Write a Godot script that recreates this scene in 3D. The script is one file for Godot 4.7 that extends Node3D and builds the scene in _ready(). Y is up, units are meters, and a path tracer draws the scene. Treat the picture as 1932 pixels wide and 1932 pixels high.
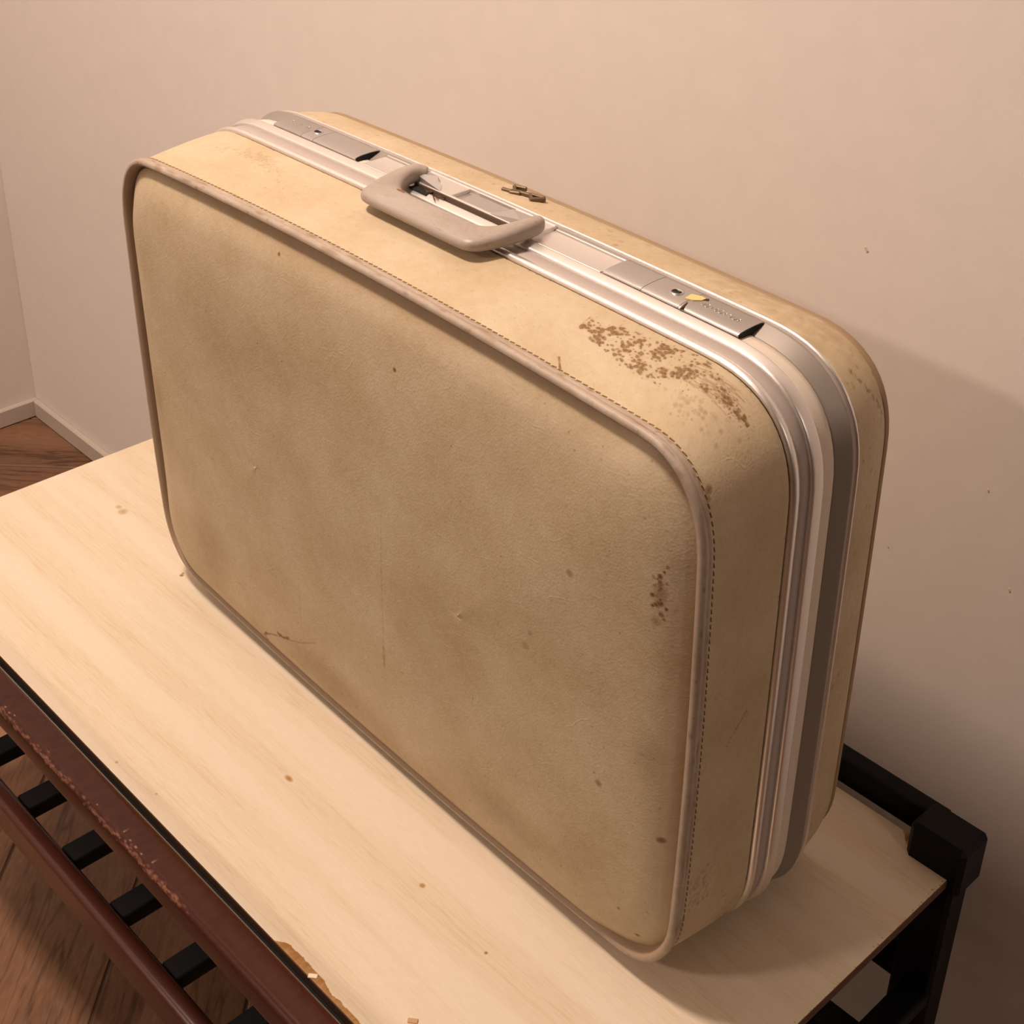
extends Node3D
# A worn vintage suitcase standing on a pale board laid over a slatted bench, in the corner of a room.
# Units are metres. World: x along the back wall, y up (board top = 0), z out of the back wall.
# Suitcase axes: x along its front face, y up, z towards the viewer (front edge = 0).

const W := 0.6199
const H := 0.4234
const ZT1 := -0.0652      # front shell meets the metal frame
const ZT2 := -0.1232      # metal frame meets the back shell
const BX0 := -0.5341      # board
const BX1 := 0.3767
const BZ0 := -0.2303
const BZ1 := 0.1738
const ZW := -0.3045       # back wall
const XW := -1.2637       # left wall
const YF := -0.3559       # floor
const YC := 2.06          # ceiling

var rng := RandomNumberGenerator.new()
var M := {}

# ------------------------------------------------------------------ naming and tagging
var used := {}
func numbered(called: String, under: Node) -> String:
	var key := str(under.get_instance_id()) + called
	var n: int = used.get(key, 0)
	used[key] = n + 1
	return called if n == 0 else "%s_%03d" % [called, n]

func obj(called: String, mesh: Mesh, mat: Material, parent: Node = self) -> MeshInstance3D:
	var o := MeshInstance3D.new()
	o.name = numbered(called, parent)
	o.mesh = mesh
	if mat:
		o.material_override = mat
	parent.add_child(o, true)
	return o

func thing(called: String, label: String, category: String, at := Vector3.ZERO, group := "") -> Node3D:
	var o := Node3D.new()
	o.name = numbered(called, self)
	add_child(o, true)
	o.position = at
	tag(o, label, category, group)
	return o

func tag(o: Node, label: String, category: String, group := "") -> void:
	o.set_meta("label", label)
	o.set_meta("category", category)
	if group != "":
		o.set_meta("group", group)

func structure(o: Node, label := "", category := "") -> void:
	o.set_meta("kind", "structure")
	if label != "":
		tag(o, label, category)

# ------------------------------------------------------------------ mesh helpers
class MB:
	var v := PackedVector3Array()
	var uv := PackedVector2Array()
	var sg := PackedInt32Array()
	func tri(a: Vector3, b: Vector3, c: Vector3, ref: Vector3, group := -1, ta := Vector2.ZERO, tb := Vector2.ZERO, tc := Vector2.ZERO) -> void:
		var n := (a - c).cross(a - b)
		if n.dot((a + b + c) / 3.0 - ref) < 0.0:
			v.append_array([a, c, b]); uv.append_array([ta, tc, tb])
		else:
			v.append_array([a, b, c]); uv.append_array([ta, tb, tc])
		sg.append_array([group, group, group])
	func quad(a: Vector3, b: Vector3, c: Vector3, d: Vector3, ref: Vector3, group := -1) -> void:
		tri(a, b, c, ref, group, Vector2(a.x, a.z), Vector2(b.x, b.z), Vector2(c.x, c.z))
		tri(a, c, d, ref, group, Vector2(a.x, a.z), Vector2(c.x, c.z), Vector2(d.x, d.z))
	# rows of points; one orientation for the whole grid, chosen so that it faces away from ref (or from each row's middle)
	func grid(rows: Array, uvs: Array = [], ref = null, group := 0) -> void:
		var total := 0.0
		var mids := []
		for r in rows:
			var m := Vector3.ZERO
			for p in r:
				m += p
			mids.append(m / r.size())
		for i in rows.size() - 1:
			for j in rows[i].size() - 1:
				var a: Vector3 = rows[i][j]
				var b: Vector3 = rows[i][j + 1]
				var c: Vector3 = rows[i + 1][j + 1]
				var d: Vector3 = rows[i + 1][j]
				var n := (a - c).cross(b - d) * -1.0
				var from: Vector3 = (mids[i] + mids[i + 1]) * 0.5 if ref == null else ref
				total += n.dot((a + b + c + d) * 0.25 - from)
		# (a-c)x(b-d)*-1 has the sign of the face normal of the order a, b, c (clockwise seen from outside)
		var flip := total < 0.0
		for i in rows.size() - 1:
			for j in rows[i].size() - 1:
				var p := [rows[i][j], rows[i][j + 1], rows[i + 1][j + 1], rows[i + 1][j]]
				var t := [Vector2.ZERO, Vector2.ZERO, Vector2.ZERO, Vector2.ZERO]
				if uvs.size():
					t = [uvs[i][j], uvs[i][j + 1], uvs[i + 1][j + 1], uvs[i + 1][j]]
				for k in ([0, 1, 2, 0, 2, 3] if not flip else [0, 2, 1, 0, 3, 2]):
					v.append(p[k]); uv.append(t[k]); sg.append(group)
	func fan(ring: Array, tip: Vector3, ref: Vector3, group := -1) -> void:
		for j in ring.size() - 1:
			tri(ring[j], ring[j + 1], tip, ref, group)
	func hexa(p: Array) -> void:      # 0-3 bottom ring, 4-7 top ring
		var c := Vector3.ZERO
		for q in p:
			c += q / 8.0
		for f in [[0, 1, 2, 3], [4, 5, 6, 7], [0, 1, 5, 4], [1, 2, 6, 5], [2, 3, 7, 6], [3, 0, 4, 7]]:
			quad(p[f[0]], p[f[1]], p[f[2]], p[f[3]], c)
	func cbox(xf: Transform3D, h: Vector3, c: float) -> void:     # a box with chamfered edges
		var q := {}
		for sx in [-1, 1]:
			for sy in [-1, 1]:
				for sz in [-1, 1]:
					var s := Vector3(sx, sy, sz)
					q[[sx, sy, sz, 0]] = xf * (s * Vector3(h.x, h.y - c, h.z - c))
					q[[sx, sy, sz, 1]] = xf * (s * Vector3(h.x - c, h.y, h.z - c))
					q[[sx, sy, sz, 2]] = xf * (s * Vector3(h.x - c, h.y - c, h.z))
		var o := xf.origin
		for s in [-1, 1]:
			quad(q[[s, -1, -1, 0]], q[[s, 1, -1, 0]], q[[s, 1, 1, 0]], q[[s, -1, 1, 0]], o)
			quad(q[[-1, s, -1, 1]], q[[1, s, -1, 1]], q[[1, s, 1, 1]], q[[-1, s, 1, 1]], o)
			quad(q[[-1, -1, s, 2]], q[[1, -1, s, 2]], q[[1, 1, s, 2]], q[[-1, 1, s, 2]], o)
			for t in [-1, 1]:
				quad(q[[s, t, -1, 0]], q[[s, t, 1, 0]], q[[s, t, 1, 1]], q[[s, t, -1, 1]], o)
				quad(q[[s, -1, t, 0]], q[[s, 1, t, 0]], q[[s, 1, t, 2]], q[[s, -1, t, 2]], o)
				quad(q[[-1, s, t, 1]], q[[1, s, t, 1]], q[[1, s, t, 2]], q[[-1, s, t, 2]], o)
				for u in [-1, 1]:
					tri(q[[s, t, u, 0]], q[[s, t, u, 1]], q[[s, t, u, 2]], o)
	func tube(path: Array, rad: float, sides := 8) -> void:
		var rows := []
		for i in path.size():
			var t: Vector3 = (path[mini(i + 1, path.size() - 1)] - path[maxi(i - 1, 0)]).normalized()
			var u := t.cross(Vector3.UP if absf(t.y) < 0.9 else Vector3.RIGHT).normalized()
			var w := t.cross(u)
			var r := []
			for k in sides + 1:
				var a := TAU * k / sides
				r.append(path[i] + (u * cos(a) + w * sin(a)) * rad)
			rows.append(r)
		grid(rows)
		fan(rows[0], path[0], path[1]); fan(rows[-1], path[-1], path[-2])
	func build() -> ArrayMesh:
		var st := SurfaceTool.new()
		st.begin(Mesh.PRIMITIVE_TRIANGLES)
		for i in v.size():
			st.set_smooth_group(sg[i])
			st.set_uv(uv[i])
			st.add_vertex(v[i])
		st.generate_normals()
		return st.commit()

func boxmesh(size: Vector3, c: float) -> ArrayMesh:
	var b := MB.new()
	b.cbox(Transform3D.IDENTITY, size * 0.5, c)
	return b.build()

# a bar of rounded section along x (or another axis after turning): half sizes hy, hz, rounding r
func round_bar(len_: float, hy: float, hz: float, r: float) -> ArrayMesh:
	var b := MB.new()
	var rows := []
	for x in [-len_ / 2, -len_ / 2 + 0.002, len_ / 2 - 0.002, len_ / 2]:
		var e: float = 0.002 if absf(x) > len_ / 2 - 0.001 else 0.0
		var row := []
		for q in 4:
			for k in 7:
				var a := PI / 2 * q + PI / 2 * k / 6.0
				var cy: float = (hy - r) * (1 if q < 2 else -1)
				var cz: float = (hz - r) * (1 if q == 0 or q == 3 else -1)
				row.append(Vector3(x, cy + (r - e) * sin(a), cz + (r - e) * cos(a)))
		row.append(row[0])
		rows.append(row)
	b.grid(rows)
	b.fan(rows[0], Vector3(-len_ / 2, 0, 0), Vector3.ZERO)
	b.fan(rows[-1], Vector3(len_ / 2, 0, 0), Vector3.ZERO)
	return b.build()

# ------------------------------------------------------------------ textures
func noise(w: int, h: int, freq: float, seed_: int, octaves := 4, kind := FastNoiseLite.TYPE_SIMPLEX_SMOOTH, sx := 1.0, sy := 1.0) -> PackedByteArray:
	var n := FastNoiseLite.new()
	n.noise_type = kind
	n.seed = seed_
	n.frequency = freq
	n.fractal_octaves = octaves
	if kind == FastNoiseLite.TYPE_CELLULAR:
		n.cellular_return_type = FastNoiseLite.RETURN_DISTANCE
		n.cellular_distance_function = FastNoiseLite.DISTANCE_EUCLIDEAN
	var im := n.get_image(maxi(int(w / sx), 4), maxi(int(h / sy), 4))
	im.convert(Image.FORMAT_L8)
	im.resize(w, h, Image.INTERPOLATE_CUBIC)
	return im.get_data()

class Paint:      # amounts of dirt, 0..1, on a texture
	var w: int
	var h: int
	var d := PackedFloat32Array()
	func _init(w_: int, h_: int) -> void:
		w = w_; h = h_
		d.resize(w * h)
	func dot(x: float, y: float, r: float, amount: float, sx := 1.0) -> void:
		for j in range(maxi(int(y - r), 0), mini(int(y + r) + 2, h)):
			for i in range(maxi(int(x - r * sx), 0), mini(int(x + r * sx) + 2, w)):
				var q := Vector2((i - x) / sx, j - y).length() / r
				if q < 1.0:
					var k := j * w + i
					d[k] = maxf(d[k], amount * (1.0 - q * q))
	func stroke(pts: Array, r: float, amount: float, rng_: RandomNumberGenerator, ragged := 0.5) -> void:
		for s in pts.size() - 1:
			var a: Vector2 = pts[s]
			var b: Vector2 = pts[s + 1]
			var n := maxi(int(a.distance_to(b) / maxf(r * 0.6, 0.5)), 1)
			for k in n + 1:
				var p := a.lerp(b, float(k) / n)
				dot(p.x, p.y, r * (1.0 + ragged * rng_.randf_range(-0.6, 0.6)), amount * (1.0 - ragged * rng_.randf()))

func to_tex(data: PackedByteArray, w: int, h: int, fmt := Image.FORMAT_RGB8) -> ImageTexture:
	var im := Image.create_from_data(w, h, false, fmt, data)
	im.generate_mipmaps()
	return ImageTexture.create_from_image(im)

func normal_tex(height: PackedByteArray, w: int, h: int, strength: float) -> ImageTexture:
	var im := Image.create_from_data(w, h, false, Image.FORMAT_L8, height)
	im.convert(Image.FORMAT_RGB8)
	im.bump_map_to_normal_map(strength)
	im.generate_mipmaps()
	return ImageTexture.create_from_image(im)

func mat(color: Color, rough := 0.6, metal := 0.0, spec := 0.5) -> StandardMaterial3D:
	var m := StandardMaterial3D.new()
	m.albedo_color = color
	m.roughness = rough
	m.metallic = metal
	m.metallic_specular = spec
	return m

# old vinyl: mottled cream, dirt laid over it; returns [albedo, normal]
func vinyl(w: int, h: int, px_mm: float, dirt: Paint, seed_: int, light: Color, dark: Color, creases: int) -> Array:
	var big := noise(w, h, 0.012 * px_mm, seed_, 4)
	var mid := noise(w, h, 0.10 * px_mm, seed_ + 1, 3)
	var speck := noise(w, h, 0.35 * px_mm, seed_ + 2, 2)
	var grain := noise(w, h, 0.55 * px_mm, seed_ + 3, 2, FastNoiseLite.TYPE_CELLULAR)
	var lines := Paint.new(w, h)
	var r2 := RandomNumberGenerator.new()
	r2.seed = seed_
	for k in creases:
		var p := Vector2(r2.randf() * w, r2.randf() * h)
		var a := r2.randf_range(-0.5, 0.5)
		var pts := [p]
		for s in r2.randi_range(2, 4):
			a += r2.randf_range(-0.5, 0.5)
			p += Vector2(cos(a), sin(a)) * r2.randf_range(4, 12) / px_mm * 0.7
			pts.append(p)
		lines.stroke(pts, 0.9, r2.randf_range(0.3, 0.9), r2, 0.3)
	var out := PackedByteArray()
	out.resize(w * h * 3)
	var bump := PackedByteArray()
	bump.resize(w * h)
	var brown := Color(0.36, 0.22, 0.09)
	var kx := 0
	for k in w * h:
		var t := (big[k] - 128) / 128.0 * 0.45 + (mid[k] - 128) / 128.0 * 0.25 + 0.5
		t = clampf(t, 0.0, 1.0)
		var dd := dirt.d[k]
		var sp := speck[k] - 196
		if sp > 0:
			dd = maxf(dd, sp / 60.0 * 0.35)
		var li := lines.d[k] * 0.035
		var r := lerpf(lerpf(light.r, dark.r, t), brown.r, dd) + li
		var g := lerpf(lerpf(light.g, dark.g, t), brown.g, dd) + li
		var b := lerpf(lerpf(light.b, dark.b, t), brown.b, dd) + li * 0.7
		out[kx] = clampi(int(r * 255), 0, 255)
		out[kx + 1] = clampi(int(g * 255), 0, 255)
		out[kx + 2] = clampi(int(b * 255), 0, 255)
		kx += 3
		bump[k] = clampi(128 + int((grain[k] - 128) * 0.16 + (mid[k] - 128) * 0.08 + lines.d[k] * 40.0 - dd * 20.0), 0, 255)
	return [to_tex(out, w, h), normal_tex(bump, w, h, 2.0)]

func wood(w: int, h: int, sx: float, seed_: int, cols: Array, dirt: Paint = null, dirt_color := Color(0.5, 0.3, 0.1), lines := 1.0) -> ImageTexture:
	var band := noise(w, h, 0.012, seed_, 3, FastNoiseLite.TYPE_SIMPLEX_SMOOTH, sx, 1.0)
	var line := noise(w, h, 0.06, seed_ + 1, 3, FastNoiseLite.TYPE_SIMPLEX_SMOOTH, sx * 1.4, 1.0)
	var fine := noise(w, h, 0.35, seed_ + 2, 2, FastNoiseLite.TYPE_SIMPLEX_SMOOTH, sx * 0.6, 1.0)
	var out := PackedByteArray()
	out.resize(w * h * 3)
	var a: Color = cols[0]
	var b: Color = cols[1]
	var c: Color = cols[2]
	var kx := 0
	for k in w * h:
		var t := clampf((band[k] - 128) / 105.0 * 0.8 + 0.5, 0.0, 1.0)
		var l := clampf((absf(line[k] - 128.0) - 4.0) / 16.0, 0.0, 1.0)
		var f := (fine[k] - 128) / 128.0 * 0.035 * lines
		var dark := (1.0 - l) * 0.55 * lines * t
		var col := a.lerp(b, t).lerp(c, dark)
		if dirt:
			col = col.lerp(dirt_color, dirt.d[k])
		out[kx] = clampi(int((col.r + f) * 255), 0, 255)
		out[kx + 1] = clampi(int((col.g + f) * 255), 0, 255)
		out[kx + 2] = clampi(int((col.b + f) * 255), 0, 255)
		kx += 3
	return to_tex(out, w, h)

# ------------------------------------------------------------------ suitcase outline
const NC := 14
const NS := 12
const NT := 24
func outline(ix: float, iy: float, r: float, rx: float, e: float, bx: float, by: float) -> PackedVector2Array:
	var w := W - 2 * ix
	var h := H - 2 * iy
	var pts := PackedVector2Array()
	var ends := []
	for q in 4:
		var sx := 1.0 if q == 0 or q == 3 else -1.0
		var sy := 1.0 if q < 2 else -1.0
		var c := Vector2(sx * (w / 2 - r - rx), H / 2 + sy * (h / 2 - r))
		var arc := PackedVector2Array()
		for k in NC + 1:
			var a := PI / 2 * (q + float(k) / NC)
			var co := cos(a)
			var si := sin(a)
			arc.append(c + Vector2((r + rx) * signf(co) * pow(absf(co), 2.0 / e), r * signf(si) * pow(absf(si), 2.0 / e)))
		ends.append(arc)
	# starts at the foot of the right side and runs up it, over the top to the left, down and back along the bottom
	var order := [3, 0, 1, 2, 3]
	for s in 4:
		var from: Vector2 = ends[order[s]][NC]
		var to: Vector2 = ends[order[s + 1]][0]
		var n := NS if s % 2 == 0 else NT
		for k in range(0, n):
			pts.append(from.lerp(to, float(k) / n))
		for k in range(0, NC):
			pts.append(ends[order[s + 1]][k])
	for k in pts.size():
		var u := 2 * pts[k].x / w
		var v := 2 * (pts[k].y - H / 2) / h
		pts[k] += Vector2(bx * u * (1 - v * v), by * v * (1 - u * u))
	return pts

func normals2(o: PackedVector2Array) -> PackedVector2Array:
	var n := PackedVector2Array()
	for k in o.size():
		var t := (o[(k + 1) % o.size()] - o[k - 1 if k > 0 else o.size() - 1]).normalized()
		n.append(Vector2(t.y, -t.x))
	return n

var trim_o: PackedVector2Array
var front_o: PackedVector2Array
var back_o: PackedVector2Array
func init_outlines() -> void:
	trim_o = outline(0.0, 0.0, 0.0748, -0.0027, 2.58, 0.0019, 0.0041)
	front_o = outline(0.0006, 0.0125, 0.0629, -0.0166, 2.37, 0.0050, 0.0108)
	for k in front_o.size():
		front_o[k].y += 0.0070 * smoothstep(H * 0.35, 0.0, front_o[k].y)
	back_o = outline(0.0065, 0.0065, 0.0680, -0.0027, 2.5, 0.0019, 0.0041)

# prof: [z, height above the outline, blend 0..1 from outline a to outline b]; swept round the case
func sweep(a: PackedVector2Array, b: PackedVector2Array, prof: Array, uv_scale := Vector2.ONE, v0 := 0.0) -> ArrayMesh:
	var mb := MB.new()
	var rows := []
	var uvs := []
	var na := normals2(a)
	var nb := normals2(b)
	var s := PackedFloat32Array([0.0])
	for k in a.size():
		s.append(s[k] + trim_o[k].distance_to(trim_o[(k + 1) % a.size()]))
	for p in prof:
		var row := []
		var uvr := []
		for k in a.size() + 1:
			var i := k % a.size()
			var q: Vector2 = a[i].lerp(b[i], p[2]) + na[i].lerp(nb[i], p[2]) * p[1]
			row.append(Vector3(q.x, maxf(q.y, 0.0012), p[0]))
			uvr.append(Vector2(s[k], v0 - p[0]) * uv_scale)
		rows.append(row)
		uvs.append(uvr)
	mb.grid(rows, uvs, Vector3(0, H / 2, rows[rows.size() / 2][0].z))
	return mb.build()

func strip_profile(list: Array) -> Array:      # [mm behind the front of the frame, mm high] -> sweep profile
	var p := []
	for q in list:
		p.append([ZT1 - q[0] * 0.001, q[1] * 0.001, 0.0])
	return p

func top_y(x: float) -> float:
	return H + 0.0041 * (1.0 - pow(2 * x / W, 2))

func s_of_x(x: float) -> float:      # distance along the outline of the point of the top at x
	var s := 0.0
	for k in trim_o.size():
		var a := trim_o[k]
		var b := trim_o[(k + 1) % trim_o.size()]
		if a.y > H * 0.7 and a.x >= x and b.x < x:
			return s + a.distance_to(b) * (a.x - x) / maxf(a.x - b.x, 1e-6)
		s += a.distance_to(b)
	return 0.0

# a strip of constant section (z, height) along x on top of the case, with closed ends
func top_strip(mb: MB, prof: Array, x0: float, x1: float) -> void:
	var rows := []
	for k in 7:
		var x := lerpf(x0, x1, k / 6.0)
		var row := []
		for p in prof:
			row.append(Vector3(x, top_y(x) + p[1], p[0]))
		rows.append(row)
	var mid := Vector3((x0 + x1) / 2, H, -0.102)
	mb.grid(rows, [], mid - Vector3(0, 0.02, 0), 0)
	for e in [0, 6]:
		var c := Vector3.ZERO
		for q in rows[e]:
			c += q / rows[e].size()
		c.y = top_y(c.x)
		mb.fan(rows[e], c, mid)

# ------------------------------------------------------------------ builders
func make_suitcase() -> void:
	var t := thing("suitcase", "worn cream hard suitcase with aluminium frame and two latches standing on the pale board", "suitcase", Vector3.ZERO)
	t.basis = Basis(Vector3.UP, -0.0285) * Basis(Vector3.RIGHT, 0.023)
	t.position = Vector3(0, 0.0006, 0)
	init_outlines()
	var cream_l := Color(0.765, 0.698, 0.588)
	var cream_d := Color(0.705, 0.622, 0.492)

	# --- front panel
	var pw := 1240
	var ph := 860
	var mm := 0.5
	var dp := Paint.new(pw, ph)
	var P := func(x: float, y: float) -> Vector2: return Vector2((x / 0.62 + 0.5) * pw, (1.0 - y / 0.43) * ph)
	rng.seed = 5
	dp.stroke([P.call(-0.1500, 0.0185), P.call(-0.149, 0.026), P.call(-0.143, 0.033), P.call(-0.128, 0.041), P.call(-0.115, 0.047)], 2.0, 0.55, rng)
	dp.stroke([P.call(-0.1500, 0.0185), P.call(-0.148, 0.028), P.call(-0.142, 0.034)], 3.6, 0.85, rng)
	dp.stroke([P.call(-0.121, 0.047), P.call(-0.113, 0.0475), P.call(-0.105, 0.052)], 3.6, 0.8, rng)
	dp.stroke([P.call(-0.110, 0.048), P.call(-0.085, 0.060), P.call(-0.062, 0.0745)], 1.6, 0.3, rng)
	dp.stroke([P.call(-0.133, 0.022), P.call(-0.127, 0.012)], 1.2, 0.4, rng)
	dp.stroke([P.call(0.0395, 0.250), P.call(0.0370, 0.200), P.call(0.0350, 0.155), P.call(0.0325, 0.1126)], 1.5, 0.24, rng, 0.9)
	dp.stroke([P.call(0.0335, 0.130), P.call(0.0325, 0.1126)], 3.2, 0.32, rng, 0.5)
	dp.stroke([P.call(-0.075, 0.128), P.call(-0.080, 0.078)], 1.4, 0.25, rng, 0.9)
	for k in 30:
		var q := Vector2(0.288 + rng.randfn(0, 0.0022), 0.3229 + rng.randfn(0, 0.0075))
		var pq: Vector2 = P.call(q.x, q.y)
		dp.dot(pq.x, pq.y, rng.randf_range(2.0, 4.5), rng.randf_range(0.35, 0.95))
	dp.dot(P.call(0.2875, 0.323).x, P.call(0.288, 0.323).y, 18, 0.3, 0.6)
	dp.dot(P.call(0.2855, 0.303).x, P.call(0.288, 0.303).y, 8, 0.3)
	for s in [[0.2977, 0.1406, 6.5, 0.7], [0.2229, 0.3042, 7, 0.35], [-0.079, 0.4014, 3.6, 0.85], [0.0557, 0.3684, 4, 0.85], [0.2508, 0.158, 6.5, 0.45], [0.1861, 0.2279, 8, 0.22], [0.2832, 0.0438, 4, 0.8], [0.19, 0.24, 6, 0.2], [0.2705, 0.062, 3, 0.6]]:
		var pq: Vector2 = P.call(s[0], s[1])
		dp.dot(pq.x, pq.y, s[2], s[3])
	# fine grime: more of it towards the lower edge and the right side
	for k in 900:
		var x := rng.randf_range(-0.30, 0.30)
		var y := rng.randf_range(0.02, 0.41)
		var near := maxf(exp(-(y - 0.02) / 0.07), exp(-(0.30 - x) / 0.05))
		if rng.randf() < 0.15 + near:
			var pq: Vector2 = P.call(x, y)
			dp.dot(pq.x, pq.y, rng.randf_range(0.9, 2.2), rng.randf_range(0.1, 0.42))
	for j in ph:  # rim darkened: shade of the groove put into the colour, along with grime
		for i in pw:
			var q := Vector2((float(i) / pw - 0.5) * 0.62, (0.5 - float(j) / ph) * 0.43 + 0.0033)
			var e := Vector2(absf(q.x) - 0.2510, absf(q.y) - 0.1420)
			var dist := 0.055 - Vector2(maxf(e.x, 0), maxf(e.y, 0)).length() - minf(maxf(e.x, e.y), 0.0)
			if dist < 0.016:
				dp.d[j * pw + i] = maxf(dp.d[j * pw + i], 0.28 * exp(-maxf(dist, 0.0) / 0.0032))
	# broad soft stains
	for s in [[-0.16, 0.31, 130, 0.13, 1.5], [-0.06, 0.32, 100, 0.09, 2.2], [0.10, 0.19, 130, 0.10, 1.2], [-0.22, 0.08, 110, 0.15, 0.8], [-0.05, 0.045, 60, 0.24, 3.5], [0.16, 0.06, 60, 0.18, 2.4], [0.285, 0.20, 60, 0.14, 0.5], [-0.285, 0.2, 60, 0.12, 0.5], [0.24, 0.08, 100, 0.12, 1.0]]:
		var pq: Vector2 = P.call(s[0], s[1])
		for i in range(maxi(int(pq.x - s[2] * s[4]), 0), mini(int(pq.x + s[2] * s[4]), pw)):
			for j in range(maxi(int(pq.y - s[2]), 0), mini(int(pq.y + s[2]), ph)):
				var d := Vector2((i - pq.x) / s[4], j - pq.y).length() / float(s[2])
				if d < 1.0:
					var k := j * pw + i
					dp.d[k] = clampf(dp.d[k] + s[3] * (1 - d * d) * (1 - d * d), 0.0, 1.0)
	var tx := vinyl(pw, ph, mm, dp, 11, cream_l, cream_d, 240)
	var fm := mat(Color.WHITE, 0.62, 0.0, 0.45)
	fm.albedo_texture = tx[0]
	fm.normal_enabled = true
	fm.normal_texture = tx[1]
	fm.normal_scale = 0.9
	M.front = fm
	var mb := MB.new()
	var rows := []
	var uvs := []
	var ctr := Vector2(0, H / 2)
	var nf := normals2(front_o)
	for k in 23:
		var u := k / 22.0
		var tt := 1.0 - pow(1.0 - u, 1.6)
		var row := []
		var uvr := []
		for j in front_o.size() + 1:
			var i := j % front_o.size()
			var e := front_o[i] - nf[i] * 0.0045
			# the rings shrink towards a flat spine, so that the panel keeps an even pitch from its rim
			var spine := Vector2(clampf(e.x, -0.12, 0.12), H / 2)
			var q := e.lerp(spine, tt)
			var inset := e.distance_to(q)
			var z := 0.0016 + 0.0070 * (1.0 - exp(-inset / 0.0065)) + 0.0130 * (1.0 - exp(-inset / 0.055))
			z += 0.0062 * smoothstep(0.12, 0.02, e.y) * smoothstep(0.285, 0.235, e.x) * exp(-inset / 0.02)
			row.append(Vector3(q.x, q.y, z))
			uvr.append(Vector2(q.x / 0.62 + 0.5, 1.0 - q.y / 0.43))
		rows.append(row)
		uvs.append(uvr)
	mb.grid(rows, uvs, Vector3(0, H / 2, -0.3))
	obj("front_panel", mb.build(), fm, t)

	# --- front shell (the side wall between frame and binding)
	var sw := 2048
	var sh := 136
	var ds := Paint.new(sw, sh)
	var len_u := 1.12
	var S := func(x: float, z: float) -> Vector2: return Vector2(s_of_x(x) / len_u * sw, (ZT1 - z) / ZT1 * sh)
	var cell := noise(sw, sh, 0.17, 77, 1, FastNoiseLite.TYPE_CELLULAR)
	var clump := noise(sw, sh, 0.035, 78, 3)
	# the big scuff on the top by the right corner: brown in the hollows of the grain
	var fine_n := noise(sw, sh, 0.22, 79, 2)
	var sorted := PackedByteArray(cell.slice(0, 40000))
	sorted.sort()
	var qa := int(S.call(0.290, 0.0).x)
	var qb := int(S.call(0.163, 0.0).x)
	for i in range(qa, qb):
		var a := 1.0 - float(i - qa) / (qb - qa)          # 0 at the left end, 1 at the right
		for j in sh:
			var z := ZT1 - ZT1 * float(j) / sh
			var mid_z := lerpf(-0.0440, -0.0455, a) + 0.0035 * sin(a * 6.0)
			var half := 0.0165 * sqrt(maxf(sin(PI * clampf(a * 0.9 + 0.08, 0, 1)), 0.0)) * (1.0 if a < 0.62 else lerpf(1.0, 0.30, (a - 0.62) / 0.38))
			var k := j * sw + i
			var inside := 1.0 - absf(z - mid_z) / half + (clump[k] - 128) / 260.0
			if inside <= 0.0:
				continue
			var cover := clampf(inside * 2.2, 0.0, 1.0) * clampf(0.62 + (clump[k] - 128) / 110.0, 0.1, 1.0)
			var lim: int = sorted[int(clampf(cover * 0.92, 0.0, 0.99) * 39999)]
			ds.d[k] = maxf(ds.d[k], clampf((lim - cell[k]) / 75.0, 0.0, 0.70) * (0.35 + 0.8 * (fine_n[k] / 255.0)) + 0.10 * cover)
	for k in 90:      # streaks to the right of it
		var x := rng.randf_range(0.243, 0.272)
		var z := rng.randf_range(-0.056, -0.038)
		ds.stroke([S.call(x, z), S.call(x + rng.randf_range(0.006, 0.014), z + rng.randf_range(-0.003, 0.001))], 0.8, rng.randf_range(0.1, 0.5), rng)
	for k in 160:
		var x := rng.randfn(0.277, 0.007)
		var pq: Vector2 = S.call(x, -0.045 + rng.randfn(0, 0.0028))
		ds.dot(pq.x, pq.y, rng.randf_range(0.8, 1.8), rng.randf_range(0.2, 0.75))
	for k in 60:
		var pq: Vector2 = S.call(rng.randfn(0.262, 0.012), rng.randfn(-0.026, 0.006))
		ds.dot(pq.x, pq.y, rng.randf_range(1.5, 5), rng.randf_range(0.06, 0.25))
	# faint rub marks at the left end of the top, a nick by the stitching, scratches on the right side
	for k in 260:
		var x := rng.randfn(-0.185, 0.022)
		var pq: Vector2 = S.call(x, -0.048 + 0.6 * pow((x + 0.19), 2) * 10.0 + rng.randfn(0, 0.004))
		ds.dot(pq.x, pq.y, rng.randf_range(1.2, 3.2), rng.randf_range(0.05, 0.2))
	ds.stroke([S.call(0.172, -0.002), S.call(0.1675, -0.0085)], 1.8, 0.85, rng, 0.5)
	var R := func(y: float, z: float) -> Vector2: return Vector2(maxf(y - 0.075, 0.0) / len_u * sw, (ZT1 - z) / ZT1 * sh)
	for k in 26:
		var a := k / 25.0
		var pq: Vector2 = R.call(0.205 + 0.018 * a, -0.026 - 0.017 * a)
		ds.dot(pq.x, pq.y + rng.randf_range(-1, 1), rng.randf_range(0.8, 1.7), rng.randf_range(0.2, 0.8))
	for k in 40:
		var pq: Vector2 = R.call(rng.randfn(0.262, 0.012), rng.randfn(-0.016, 0.005))
		ds.dot(pq.x, pq.y, rng.randf_range(0.8, 1.6), rng.randf_range(0.1, 0.35))
	for k in 260:      # dirt in the groove along the frame, at the right corner and low on the right side
		var pq := Vector2(rng.randf() * sw, rng.randf_range(0, 5))
		ds.dot(pq.x, pq.y, rng.randf_range(1.0, 3.0), rng.randf_range(0.1, 0.5))
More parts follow.
